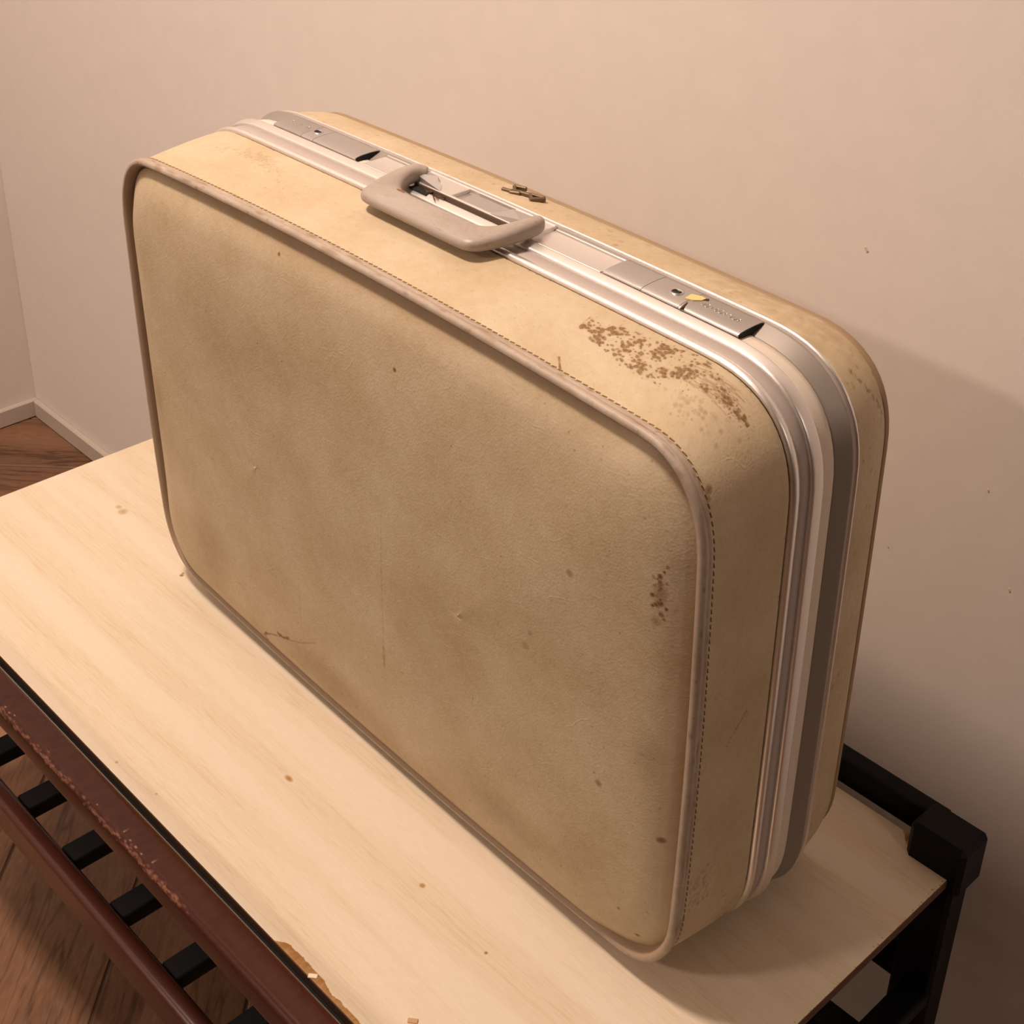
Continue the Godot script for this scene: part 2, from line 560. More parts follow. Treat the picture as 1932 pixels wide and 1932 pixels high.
	for k in 140:
		var pq: Vector2 = R.call(rng.randf_range(0.076, 0.11), rng.randfn(-0.012, 0.008))
		ds.dot(pq.x, pq.y, rng.randf_range(1.5, 4), rng.randf_range(0.05, 0.3))
	var pc: Vector2 = R.call(0.402, -0.004)
	ds.dot(pc.x, pc.y, 7, 0.5)
	ds.dot(pc.x - 8, pc.y + 4, 5, 0.35)
	tx = vinyl(sw, sh, 0.55, ds, 21, cream_l, cream_d, 150)
	var sm := mat(Color.WHITE, 0.6, 0.0, 0.45)
	sm.albedo_texture = tx[0]
	sm.normal_enabled = true
	sm.normal_texture = tx[1]
	sm.normal_scale = 0.8
	M.shell = sm
	var prof := [[ZT1 + 0.0004, -0.0022, 0.0], [ZT1 + 0.0008, -0.0006, 0.0], [ZT1 + 0.0022, 0.0004, 0.0]]
	for k in 15:
		var u := (k + 1) / 15.0
		prof.append([lerpf(ZT1 + 0.0022, 0.0, u), 0.0004 * (1 - u), pow(u, 1.6)])
	var shell := obj("front_shell", sweep(trim_o, front_o, prof, Vector2(1.0 / len_u, 1.0 / ZT1), ZT1), sm, t)
	# --- stitches along the binding: too many and too small to part
	mb = MB.new()
	var acc := 0.0
	var pos := 0.0
	for k in front_o.size():
		var a := front_o[k]
		var b := front_o[(k + 1) % front_o.size()]
		var l := a.distance_to(b)
		while pos < acc + l:
			var q := a.lerp(b, (pos - acc) / l)
			var n := nf[k]
			if q.y > 0.004:
				var x := Vector3(n.y, -n.x, 0)
				var up := Vector3(n.x, n.y, 0)
				mb.cbox(Transform3D(Basis(x, up, Vector3(0, 0, 1)).orthonormalized().rotated(up, 0.18), Vector3(q.x, q.y, -0.0007) + up * 0.0003), Vector3(0.0017, 0.0003, 0.00034), 0.00015)
			pos += 0.0051
		acc += l
	var stn := obj("stitching", mb.build(), mat(Color(0.52, 0.40, 0.21), 0.8), shell)
	stn.set_meta("kind", "stuff")
	# --- binding with its bead round the front edge
	var bw := 1024
	var bh := 32
	var db := Paint.new(bw, bh)
	for k in 160:
		db.dot(rng.randf() * bw, rng.randf_range(10, 32), rng.randf_range(0.8, 3.0), rng.randf_range(0.05, 0.4), rng.randf_range(1, 4))
	tx = vinyl(bw, bh, 1.0, db, 31, Color(0.70, 0.64, 0.575), Color(0.61, 0.54, 0.47), 0)
	var bm := mat(Color.WHITE, 0.5, 0.0, 0.5)
	bm.albedo_texture = tx[0]
	var bprof := [[-0.0001, -0.0010, 1.0], [0.0002, 0.0005, 1.0], [0.0015, 0.0009, 1.0], [0.0032, 0.0007, 1.0], [0.0040, 0.0004, 1.0], [0.0046, 0.0010, 1.0], [0.0058, 0.0019, 1.0], [0.0076, 0.0019, 1.0], [0.0092, 0.0011, 1.0], [0.0100, -0.0003, 1.0], [0.0099, -0.0018, 1.0]]
	obj("edge_binding", sweep(trim_o, front_o, bprof, Vector2(1.0, 60.0)), bm, t)
	obj("shaded_inner_wall", sweep(trim_o, front_o, [[0.0099, -0.0016, 1.0], [0.0094, -0.0030, 1.0], [0.0076, -0.0042, 1.0], [0.0045, -0.0050, 1.0], [0.0012, -0.0056, 1.0], [0.0002, -0.0066, 1.0]]), mat(Color(0.60, 0.51, 0.42), 0.6), t)  # inner wall of the bead; its darker tone takes in groove shade and grime

	# --- frame: strips swept round the case
	var alu := mat(Color(0.95, 0.935, 0.92), 0.38, 0.97)
	M.alu = alu
	var dull := mat(Color(0.57, 0.535, 0.50), 0.5, 0.3)
	var band := mat(Color(0.66, 0.61, 0.58), 0.6, 0.0)
	M.band = band
	obj("front_bead", sweep(trim_o, trim_o, strip_profile([[0, -0.8], [0.15, 0.9], [0.8, 1.9], [2.0, 2.5], [3.4, 2.6], [4.8, 2.2], [6.0, 1.4], [6.6, 0.4]])), alu, t)
	obj("channel_strip", sweep(trim_o, trim_o, strip_profile([[6.2, 0.2], [6.4, 0.8], [10.9, 1.0], [15.4, 0.8], [15.6, 0.2]])), band, t)
	obj("ridge_strip", sweep(trim_o, trim_o, strip_profile([[15.5, 0.2], [15.55, 2.0], [15.8, 2.7], [16.4, 3.2], [17.4, 3.5], [22.0, 4.7], [22.9, 4.7], [23.6, 4.2], [23.9, 3.2], [24.0, 0.2]])), alu, t)
	var iw := mat(Color(0.82, 0.77, 0.71), 0.6)
	var cg := noise(512, 512, 0.09, 44, 3, FastNoiseLite.TYPE_CELLULAR)
	iw.normal_enabled = true
	iw.normal_texture = normal_tex(cg, 512, 512, 3.0)
	iw.normal_scale = 0.35
	iw.uv1_triplanar = true
	iw.uv1_scale = Vector3(18, 18, 18)
	M.ivory = iw
	obj("vinyl_insert", sweep(trim_o, trim_o, strip_profile([[23.9, 0.3], [24.3, 1.0], [28, 1.5], [33, 1.5], [37.2, 1.0], [37.6, -0.4]])), iw, t)
	obj("rear_ridge", sweep(trim_o, trim_o, strip_profile([[38.1, -0.8], [38.3, 0.4], [38.9, 0.9], [49.0, 4.4], [49.7, 4.9], [50.4, 4.9], [50.9, 4.4], [51.0, 2.8]])), dull, t)
	obj("rear_strip", sweep(trim_o, trim_o, strip_profile([[50.9, 2.6], [51.1, 3.0], [55.4, 3.0], [55.6, 2.5]])), band, t)
	obj("rear_bead", sweep(trim_o, trim_o, strip_profile([[55.5, 2.0], [55.7, 3.3], [56.2, 3.9], [56.8, 4.1], [57.4, 3.9], [57.9, 3.2], [58.0, -0.8]])), alu, t)

	# --- back shell, its binding and panel
	var dk := Paint.new(1024, 40)
	for k in 240:
		dk.dot(rng.randf() * 1024, rng.randf() * 40, rng.randf_range(0.6, 2.5), rng.randf_range(0.04, 0.3))
	# rubbed letters pressed into the right upper corner, no longer legible
	for k in 6:
		var c := Vector2((0.338 - 0.006 * k) / 1.12 * 1024 - 0.0, 15 + 3.6 * k)
		for q in 5:
			dk.dot(c.x + rng.randf_range(-3, 3), c.y + rng.randf_range(-1.5, 1.5), rng.randf_range(0.8, 1.4), rng.randf_range(0.3, 0.6))
	for k in 60:
		dk.dot(rng.randf_range(330, 420), rng.randf_range(0, 38), rng.randf_range(3, 9), 0.12)
	tx = vinyl(1024, 40, 1.0, dk, 51, cream_l, cream_d, 60)
	var km := mat(Color.WHITE, 0.6, 0.0, 0.45)
	km.albedo_texture = tx[0]
	km.normal_enabled = true
	km.normal_texture = tx[1]
	km.normal_scale = 0.4
	prof = [[ZT2 - 0.0004, -0.0022, 0.0], [ZT2 - 0.0008, -0.0006, 0.0], [ZT2 - 0.002, 0.0003, 0.0]]
	for k in 12:
		var u := (k + 1) / 12.0
		prof.append([lerpf(ZT2 - 0.002, -0.1615, u), 0.0003 * (1 - u), pow(u, 2.0)])
	prof.append([-0.1622, -0.0004, 1.0])
	var back := obj("back_shell", sweep(trim_o, back_o, prof, Vector2(1.0 / 1.12, 25.0), ZT2), km, t)
	obj("back_binding", sweep(trim_o, back_o, [[-0.1620, -0.0012, 1.0], [-0.1622, 0.0000, 1.0], [-0.1628, 0.0001, 1.0], [-0.1640, 0.0001, 1.0], [-0.1660, -0.0001, 1.0], [-0.1678, -0.0012, 1.0], [-0.1678, -0.0040, 1.0], [-0.1660, -0.0052, 1.0]]), mat(Color(0.58, 0.48, 0.36), 0.6), t)
	mb = MB.new()
	rows = []
	var nbk := normals2(back_o)
	for k in 9:
		var u := k / 8.0
		var row := []
		for j in back_o.size() + 1:
			var i := j % back_o.size()
			var e := back_o[i] - nbk[i] * 0.0048
			var q := e.lerp(Vector2(clampf(e.x, -0.12, 0.12), H / 2), u)
			row.append(Vector3(q.x, q.y, -0.1655 - 0.006 * (1.0 - exp(-e.distance_to(q) / 0.02))))
		rows.append(row)
	mb.grid(rows, [], Vector3(0, H / 2, 0.2))
	var pm := mat(Color(0.80, 0.70, 0.53), 0.62)
	obj("back_panel", mb.build(), pm, t)
	# --- pewter ornament on the back shell: a little cross-shaped figure with a flared foot
	mb = MB.new()
	for s in [[-0.0185, -0.1404, -0.0107, -0.1423, 0.0013], [-0.0112, -0.1418, -0.0050, -0.1452, 0.0026], [-0.0110, -0.1455, -0.0168, -0.1508, 0.0011], [-0.0172, -0.1500, -0.0078, -0.1534, 0.0011], [-0.0065, -0.1452, 0.0035, -0.1480, 0.0014], [0.0026, -0.1478, 0.0102, -0.1423, 0.0013], [0.0094, -0.1424, 0.0150, -0.1505, 0.0015], [0.0030, -0.1486, 0.0140, -0.1512, 0.0011]]:
		var a := Vector3(s[0], 0, s[1])
		var b := Vector3(s[2], 0, s[3])
		var c := (a + b) / 2
		c.y = top_y(c.x) - 0.0006
		var dir := (b - a).normalized()
		mb.cbox(Transform3D(Basis(dir, Vector3.UP, dir.cross(Vector3.UP)), c), Vector3(a.distance_to(b) / 2 + 0.0006, 0.0017, s[4]), 0.0006)
	var pew := mat(Color(0.44, 0.37, 0.29), 0.45, 0.7)
	obj("ornament", mb.build(), pew, t)

	# --- latches
	var plate := [[-0.0912, 0.0026], [-0.0907, 0.0031], [-0.0908, 0.0039], [-0.0915, 0.0046], [-0.0935, 0.0053], [-0.0985, 0.0058], [-0.1060, 0.0060], [-0.1120, 0.0058], [-0.1142, 0.0054], [-0.1147, 0.0046], [-0.1148, 0.0030]]
	var wornm := mat(Color(0.70, 0.68, 0.66), 0.38, 0.8)
	var bright := mat(Color(0.76, 0.745, 0.735), 0.30, 0.85)
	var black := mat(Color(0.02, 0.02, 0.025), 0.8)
	for side in [1, -1]:
		var xs := [0.1330, 0.1655, 0.1965, 0.2430] if side == 1 else [-0.1280, -0.1830, -0.1985, -0.2360]
		mb = MB.new()
		top_strip(mb, plate, xs[1] + 0.0002 * side, xs[2] - 0.0003 * side)
		var la := obj("latch", mb.build(), bright, t)
		la.set_meta("label", "aluminium latch with keyhole, chipped yellow beside the keyhole" if side == 1 else "aluminium latch with keyhole, left of the handle")
		mb = MB.new()
		top_strip(mb, plate, xs[0], xs[1] - 0.0002 * side)
		obj("slide_plate", mb.build(), bright, la)
		mb = MB.new()
		top_strip(mb, plate, xs[2], xs[3])
		obj("hasp_plate", mb.build(), wornm, la)
		# black cap on the right-hand end, standing in for the shade inside the hollow
		var xe: float = xs[3] if side == 1 else xs[0]
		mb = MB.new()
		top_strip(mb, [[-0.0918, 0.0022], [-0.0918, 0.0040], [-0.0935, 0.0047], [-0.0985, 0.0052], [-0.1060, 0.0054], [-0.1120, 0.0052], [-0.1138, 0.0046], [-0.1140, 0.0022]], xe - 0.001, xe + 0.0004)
		obj("latch_end_shade", mb.build(), black, la)
		# thin rail in the slot before the plate
		mb = MB.new()
		for q in [[xs[0], xs[3]]]:
			var x0 := minf(q[0], q[1])
			var x1 := maxf(q[0], q[1])
			mb.tube([Vector3(x0, top_y(x0) + 0.0019, -0.0900), Vector3((x0 + x1) / 2, top_y((x0 + x1) / 2) + 0.0019, -0.0900), Vector3(x1, top_y(x1) + 0.0019, -0.0900)], 0.0007, 6)
		obj("slot_rail", mb.build(), mat(Color(0.45, 0.32, 0.22), 0.6, 0.3), la)
		# keyhole
		var kx: float = 0.1840 if side == 1 else -0.1925
		var kz := -0.1030
		var ky := top_y(kx) + 0.0060
		mb = MB.new()
		rows = []
		for k in 25:
			var a := TAU * k / 24
			var d := Vector3(cos(a), 0, sin(a) * 0.82)
			rows.append([Vector3(kx, ky - 0.0006, kz) + d * 0.0052, Vector3(kx, ky + 0.0003, kz) + d * 0.0050, Vector3(kx, ky + 0.0005, kz) + d * 0.0044, Vector3(kx, ky + 0.0001, kz) + d * 0.0036, Vector3(kx, ky - 0.0001, kz)])
		mb.grid(rows, [], Vector3(kx, ky - 0.05, kz))
		obj("keyhole_collar", mb.build(), bright, la)
		mb = MB.new()
		mb.cbox(Transform3D(Basis(Vector3.UP, 0.12), Vector3(kx, ky + 0.0001, kz)), Vector3(0.0031, 0.0004, 0.0013), 0.0003)
		mb.cbox(Transform3D(Basis(Vector3.UP, 0.12), Vector3(kx - 0.0016, ky + 0.0001, kz - 0.0006)), Vector3(0.0012, 0.0004, 0.0012), 0.0003)
		obj("keyhole", mb.build(), black, la)
		# script embossed on the hasp, worn past reading
		mb = MB.new()
		var x0: float = 0.2035 if side == 1 else -0.2300
		var x1: float = 0.2350 if side == 1 else -0.2030
		var letters := 9 if side == 1 else 5
		for k in letters:
			if side == -1 and k % 2 == 1:
				continue
			var path := []
			var cx := lerpf(x0, x1, (k + 0.5) / letters)
			var ph0 := rng.randf() * TAU
			for q in 9:
				var a := ph0 + q / 8.0 * 4.6
				var rr := 0.0013 + 0.0004 * sin(k * 2.1)
				path.append(Vector3(cx + cos(a) * rr * 0.9 + (q - 4) * 0.0001, top_y(cx) + 0.0060, -0.1035 + sin(a) * rr * 1.2))
			mb.tube(path, 0.00026, 5)
		obj("embossed_script", mb.build(), bright, la)
		if side == 1:
			mb = MB.new()
			var cx := 0.1975
			var ring := [Vector2(-0.0052, -0.0040), Vector2(0.0012, -0.0066), Vector2(0.0050, -0.0060), Vector2(0.0047, -0.0022), Vector2(0.0010, 0.0016), Vector2(-0.0040, 0.0030)]
			var low := []
			var high := []
			for q in ring:
				low.append(Vector3(cx + q.x, top_y(cx) + 0.0050, -0.1030 + q.y))
				high.append(Vector3(cx + q.x, top_y(cx) + 0.00645, -0.1030 + q.y))
			low.append(low[0]); high.append(high[0])
			var mid := Vector3(cx, top_y(cx) + 0.0055, -0.1030)
			mb.grid([low, high], [], mid, -1)
			mb.fan(high, Vector3(cx, top_y(cx) + 0.00645, -0.1035), mid)
			obj("yellow_chip", mb.build(), mat(Color(0.86, 0.74, 0.50), 0.8), la)
			mb = MB.new()
			mb.cbox(Transform3D(Basis(Vector3.UP, 0.3), Vector3(0.1990, top_y(0.199) + 0.0052, -0.0935)), Vector3(0.0007, 0.0006, 0.0046), 0.0002)
			mb.cbox(Transform3D(Basis(Vector3.UP, 0.5), Vector3(0.2030, top_y(0.203) + 0.0058, -0.1085)), Vector3(0.0016, 0.0006, 0.0012), 0.0002)
			obj("dirty_joint", mb.build(), mat(Color(0.26, 0.16, 0.09), 0.8), la)

	# --- handle base: flat plates either side, a raised tray with a window between, wedge brackets
	mb = MB.new()
	var flat := [[-0.0893, 0.0016], [-0.0893, 0.0036], [-0.0897, 0.0042], [-0.0905, 0.0042], [-0.0908, 0.0036], [-0.0918, 0.0035], [-0.1120, 0.0035], [-0.1130, 0.0037], [-0.1134, 0.0044], [-0.1142, 0.0044], [-0.1147, 0.0036], [-0.1148, 0.0020]]
	top_strip(mb, flat, -0.1180, -0.0660)
	top_strip(mb, flat, 0.0660, 0.1315)
	var by := top_y(0) + 0.0010
	var bx := func(x0: float, x1: float, y1: float, z0: float, z1: float) -> void:
		mb.cbox(Transform3D(Basis.IDENTITY, Vector3((x0 + x1) / 2, (by + y1) / 2, (z0 + z1) / 2)), Vector3((x1 - x0) / 2, (y1 - by) / 2, (z1 - z0) / 2), 0.0004)
	var ty := top_y(0) + 0.0072
	bx.call(-0.0660, 0.0660, ty, -0.0945, -0.0922)
	bx.call(-0.0660, 0.0660, ty - 0.0006, -0.1148, -0.1128)
	bx.call(-0.0660, -0.0215, ty - 0.0010, -0.1135, -0.0935)
	bx.call(0.0270, 0.0660, ty - 0.0010, -0.1135, -0.0935)
	var hp := obj("handle_plate", mb.build(), alu, t)
	mb = MB.new()
	mb.cbox(Transform3D(Basis.IDENTITY, Vector3(0.0028, top_y(0) + 0.0022, -0.1037)), Vector3(0.0245, 0.0012, 0.0092), 0.0004)
	mb.cbox(Transform3D(Basis(Vector3.RIGHT, 0.10), Vector3(0.0035, top_y(0) + 0.0036, -0.1040)), Vector3(0.0185, 0.0010, 0.0062), 0.0006)
	obj("window_plate", mb.build(), bright, hp)
	for s in [-1, 1]:
		mb = MB.new()
		var c := -0.0030
		var X := func(dx: float) -> float: return c + s * dx
		var y0 := ty - 0.0012
		var Y := top_y(0) + 0.0060
		mb.hexa([Vector3(X.call(0.0560), y0, -0.0930), Vector3(X.call(0.0255), y0, -0.0925), Vector3(X.call(0.0380), y0, -0.1040), Vector3(X.call(0.0580), y0, -0.1060),
			Vector3(X.call(0.0560), Y + 0.0060, -0.0935), Vector3(X.call(0.0265), Y + 0.0014, -0.0926), Vector3(X.call(0.0400), Y + 0.0066, -0.1010), Vector3(X.call(0.0575), Y + 0.0068, -0.1020)])
		obj("bracket", mb.build(), bright, hp)
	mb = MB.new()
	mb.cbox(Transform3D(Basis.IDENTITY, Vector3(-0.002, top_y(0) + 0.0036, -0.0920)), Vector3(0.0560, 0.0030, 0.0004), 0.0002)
	obj("tray_wall_shade", mb.build(), mat(Color(0.36, 0.29, 0.24), 0.6), hp)  # dark sheet on the tray front, the handle's shade put into its colour
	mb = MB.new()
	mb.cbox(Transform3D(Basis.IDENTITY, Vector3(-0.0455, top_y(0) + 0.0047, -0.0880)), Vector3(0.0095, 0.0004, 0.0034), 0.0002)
	obj("pivot_shade", mb.build(), black, hp)  # black patch painted in for the shade under the left arm
	# dark fluff caught under the handle
	mb = MB.new()
	for k in 12:
		var p := Vector3(-0.044 + rng.randf() * 0.020, top_y(0) + 0.0053, -0.0895 + rng.randf() * 0.004)
		var a := rng.randf_range(-0.7, 0.5)
		mb.tube([p, p + Vector3(cos(a), 0, sin(a)) * rng.randf_range(0.003, 0.008)], rng.randf_range(0.0002, 0.0005), 5)
	obj("grime", mb.build(), mat(Color(0.34, 0.24, 0.15), 0.9), hp)

	# --- handle: a flat plastic grip on two short arms
	var outer := [Vector2(-0.0600, -0.1040), Vector2(-0.0660, -0.1005), Vector2(-0.0688, -0.0925), Vector2(-0.0688, -0.0810), Vector2(-0.0672, -0.0680), Vector2(-0.0645, -0.0560), Vector2(-0.0610, -0.0465), Vector2(-0.0560, -0.0415), Vector2(-0.0470, -0.0400), Vector2(-0.0200, -0.0398)]
	var inner := [Vector2(-0.0550, -0.0975), Vector2(-0.0568, -0.0940), Vector2(-0.0570, -0.0885), Vector2(-0.0555, -0.0825), Vector2(-0.0530, -0.0770), Vector2(-0.0490, -0.0720), Vector2(-0.0440, -0.0682), Vector2(-0.0385, -0.0662), Vector2(-0.0300, -0.0652), Vector2(-0.0150, -0.0650)]
	var hh := [0.0040, 0.0058, 0.0064, 0.0064, 0.0062, 0.0060, 0.0058, 0.0056, 0.0055, 0.0055]
	var st := []
	for k in 10:
		st.append([outer[k], inner[k], hh[k], lerpf(0.0118, 0.0100, smoothstep(2.0, 6.0, k))])
	for k in range(9, -1, -1):
		st.append([outer[k] * Vector2(-1, 1), inner[k] * Vector2(-1, 1), hh[k], lerpf(0.0118, 0.0100, smoothstep(2.0, 6.0, k))])
	# finer stations by Catmull-Rom
	var fine := []
	for k in st.size() - 1:
		var a0 = st[maxi(k - 1, 0)]
		var a1 = st[k]
		var a2 = st[k + 1]
		var a3 = st[mini(k + 2, st.size() - 1)]
		for q in 4:
			var u := q / 4.0
			fine.append([a1[0].cubic_interpolate(a2[0], a0[0], a3[0], u), a1[1].cubic_interpolate(a2[1], a0[1], a3[1], u), lerpf(a1[2], a2[2], u), lerpf(a1[3], a2[3], u)])
	fine.append(st[-1])
	mb = MB.new()
	rows = []
	var huv := []
	for k in fine.size():
		var f = fine[k]
		var o2: Vector2 = f[0] + Vector2(0.0032, 0)
		var i2: Vector2 = f[1] + Vector2(0.0032, 0)
		var c := (o2 + i2) / 2
		var half := (o2 - i2) / 2
		var row := []
		var ur := []
		for q in 25:
			var a := TAU * q / 24
			var co := signf(cos(a)) * pow(absf(cos(a)), 0.78)
			var si := signf(sin(a)) * pow(absf(sin(a)), 0.78)
			row.append(Vector3(c.x + half.x * co, top_y(0) + f[3] + f[2] * si, c.y + half.y * co))
			ur.append(Vector2(k / float(fine.size()), q / 24.0))
		rows.append(row)
		huv.append(ur)
	mb.grid(rows, huv)
	for e in [0, -1]:
		var c := Vector3.ZERO
		for q in 24:
			c += rows[e][q] / 24.0
		mb.fan(rows[e], c, (rows[1 if e == 0 else -2][0] + rows[1 if e == 0 else -2][12]) / 2)
	var dh := Paint.new(512, 256)
	for k in 200:
		dh.dot(rng.randf() * 512, rng.randf_range(0, 256), rng.randf_range(0.8, 5), rng.randf_range(0.03, 0.18), 1.6)
	tx = vinyl(512, 256, 0.6, dh, 61, Color(0.67, 0.625, 0.585), Color(0.61, 0.555, 0.51), 0)
	var hm := mat(Color.WHITE, 0.42, 0.0, 0.5)
	hm.albedo_texture = tx[0]
	M.handle = hm
	var handle := obj("handle", mb.build(), hm, t)
	# a worn hollow in the grip showing brown
	mb = MB.new()
	rows = []
	var wc := Vector3(-0.0340, top_y(0) + 0.01545, -0.0612)
	for k in 5:
		var r := k / 4.0
		var row := []
		for q in 17:
			var a := TAU * q / 16
			row.append(wc + Vector3(cos(a) * 0.0048 * r, 0.0002 - 0.0010 * r * r, sin(a) * 0.0017 * r))
		rows.append(row)
	mb.grid(rows, [], wc - Vector3(0, 0.05, 0))
	obj("worn_spot", mb.build(), mat(Color(0.50, 0.32, 0.18), 0.7), handle)

func make_board() -> void:
	var bw := 2048
	var bh := 908
	var d := Paint.new(bw, bh)
	var P := func(x: float, z: float) -> Vector2: return Vector2((x - BX0) / (BX1 - BX0) * bw, (z - BZ0) / (BZ1 - BZ0) * bh)
	rng.seed = 9
	# the veneer is worn through along the front edge and at the back right corner
	var edge_n := noise(bw, 64, 0.03, 15, 3)
	for i in range(int(P.call(0.094, 0).x), int(P.call(0.27, 0).x)):
		var x := BX0 + (BX1 - BX0) * i / bw
		var depth := 0.0072 * smoothstep(0.094, 0.108, x) * (1.0 - 0.45 * smoothstep(0.13, 0.165, x)) * (1.0 - smoothstep(0.20, 0.27, x)) + (edge_n[i] - 128) / 128.0 * 0.0012
		for q in int(maxf(depth, 0.0) / (BZ1 - BZ0) * bh):
			var rim := 0.72 + 0.2 * float(q) * (BZ1 - BZ0) / bh / 0.0072
			d.d[(bh - 1 - q) * bw + i] = rim + (edge_n[(i * 3) % bw + bw * (q % 60)] - 128) / 700.0
	for i in range(int(P.call(0.324, 0).x), bw):
		var x := BX0 + (BX1 - BX0) * i / bw
		var depth := 0.0100 * smoothstep(0.324, 0.338, x) * (1.0 - 0.5 * smoothstep(0.345, 0.3767, x)) + (edge_n[i + bw] - 128) / 128.0 * 0.002
		for q in int(maxf(depth, 0.0) / (BZ1 - BZ0) * bh):
			d.d[q * bw + i] = 0.75 + (edge_n[(i * 2) % bw + bw * (q % 60)] - 128) / 300.0
	for k in 160:
		var pq: Vector2 = P.call(BX1 - absf(rng.randfn(0, 0.0012)), rng.randf_range(BZ0, BZ1))
		d.dot(pq.x, pq.y, rng.randf_range(1.0, 2.2), rng.randf_range(0.3, 0.8))
	# knots and specks
	for s in [[-0.4299, -0.0162, 13, 0.42, 1.1], [-0.440, -0.0175, 8, 0.35, 1.4], [-0.0216, 0.0767, 6, 0.72, 2.0], [0.1275, 0.0686, 5.5, 0.7, 1.2], [-0.3011, -0.0027, 5.5, 0.95, 1.0], [-0.303, -0.0052, 3.5, 0.9, 1.0], [0.2004, 0.0742, 3.5, 0.9, 1.0], [-0.125, 0.165, 3.5, 0.5, 1.2], [-0.075, 0.160, 3, 0.4, 1.2], [0.222, 0.006, 2, 0.4, 1.0]]:
		var pq: Vector2 = P.call(s[0], s[1])
		d.dot(pq.x, pq.y, s[2], s[3], s[4])
	var m := mat(Color.WHITE, 0.45, 0.0, 0.4)
	m.albedo_texture = wood(bw, bh, 22.0, 3, [Color(0.83, 0.775, 0.69), Color(0.81, 0.745, 0.648), Color(0.72, 0.63, 0.49)], d, Color(0.55, 0.36, 0.14), 0.5)
	M.board = m
	var mb := MB.new()
	var th := 0.0075
	# top with its own UVs, sides below a small chamfer
	var c := 0.0006
	var U := func(v: Vector3) -> Vector2: return Vector2((v.x - BX0) / (BX1 - BX0), (v.z - BZ0) / (BZ1 - BZ0))
	var a := Vector3(BX0 + c, 0, BZ0 + c)
	var b := Vector3(BX1 - c, 0, BZ0 + c)
	var e := Vector3(BX1 - c, 0, BZ1 - c)
	var f := Vector3(BX0 + c, 0, BZ1 - c)
	var ref := Vector3(0, -1, 0)
	mb.tri(a, b, e, ref, -1, U.call(a), U.call(b), U.call(e))
	mb.tri(a, e, f, ref, -1, U.call(a), U.call(e), U.call(f))
	var t := thing("wooden_board", "pale wood-grain board with worn veneer edges lying on the bench under the suitcase", "board", Vector3.ZERO)
	obj("board_top", mb.build(), m, t)
	mb = MB.new()
	var top := [a, b, e, f]
	var mid := [Vector3(BX0, -c, BZ0), Vector3(BX1, -c, BZ0), Vector3(BX1, -c, BZ1), Vector3(BX0, -c, BZ1)]
	var low := []
	for q in mid:
		low.append(Vector3(q.x, -th, q.z))
	var cen := Vector3(-0.08, -th / 2, -0.03)
	for k in 4:
		mb.quad(top[k], top[(k + 1) % 4], mid[(k + 1) % 4], mid[k], cen)
		mb.quad(mid[k], mid[(k + 1) % 4], low[(k + 1) % 4], low[k], cen)
	mb.quad(low[0], low[1], low[2], low[3], cen)
	obj("board_edge", mb.build(), mat(Color(0.33, 0.22, 0.13), 0.75), t)
	# chips of the white core at the worn front edge
	for p in [[0.1376, 0.1712, 0.0032], [0.2082, 0.1445, 0.0034]]:
		mb = MB.new()
		mb.cbox(Transform3D(Basis(Vector3.UP, 0.7), Vector3(p[0], 0.0003, p[1])), Vector3(p[2], 0.0005, p[2] * 0.55), 0.0004)
		obj("veneer_chip", mb.build(), mat(Color(0.93, 0.85, 0.76) if p[2] < 0.0033 else Color(0.72, 0.58, 0.42), 0.7), t)

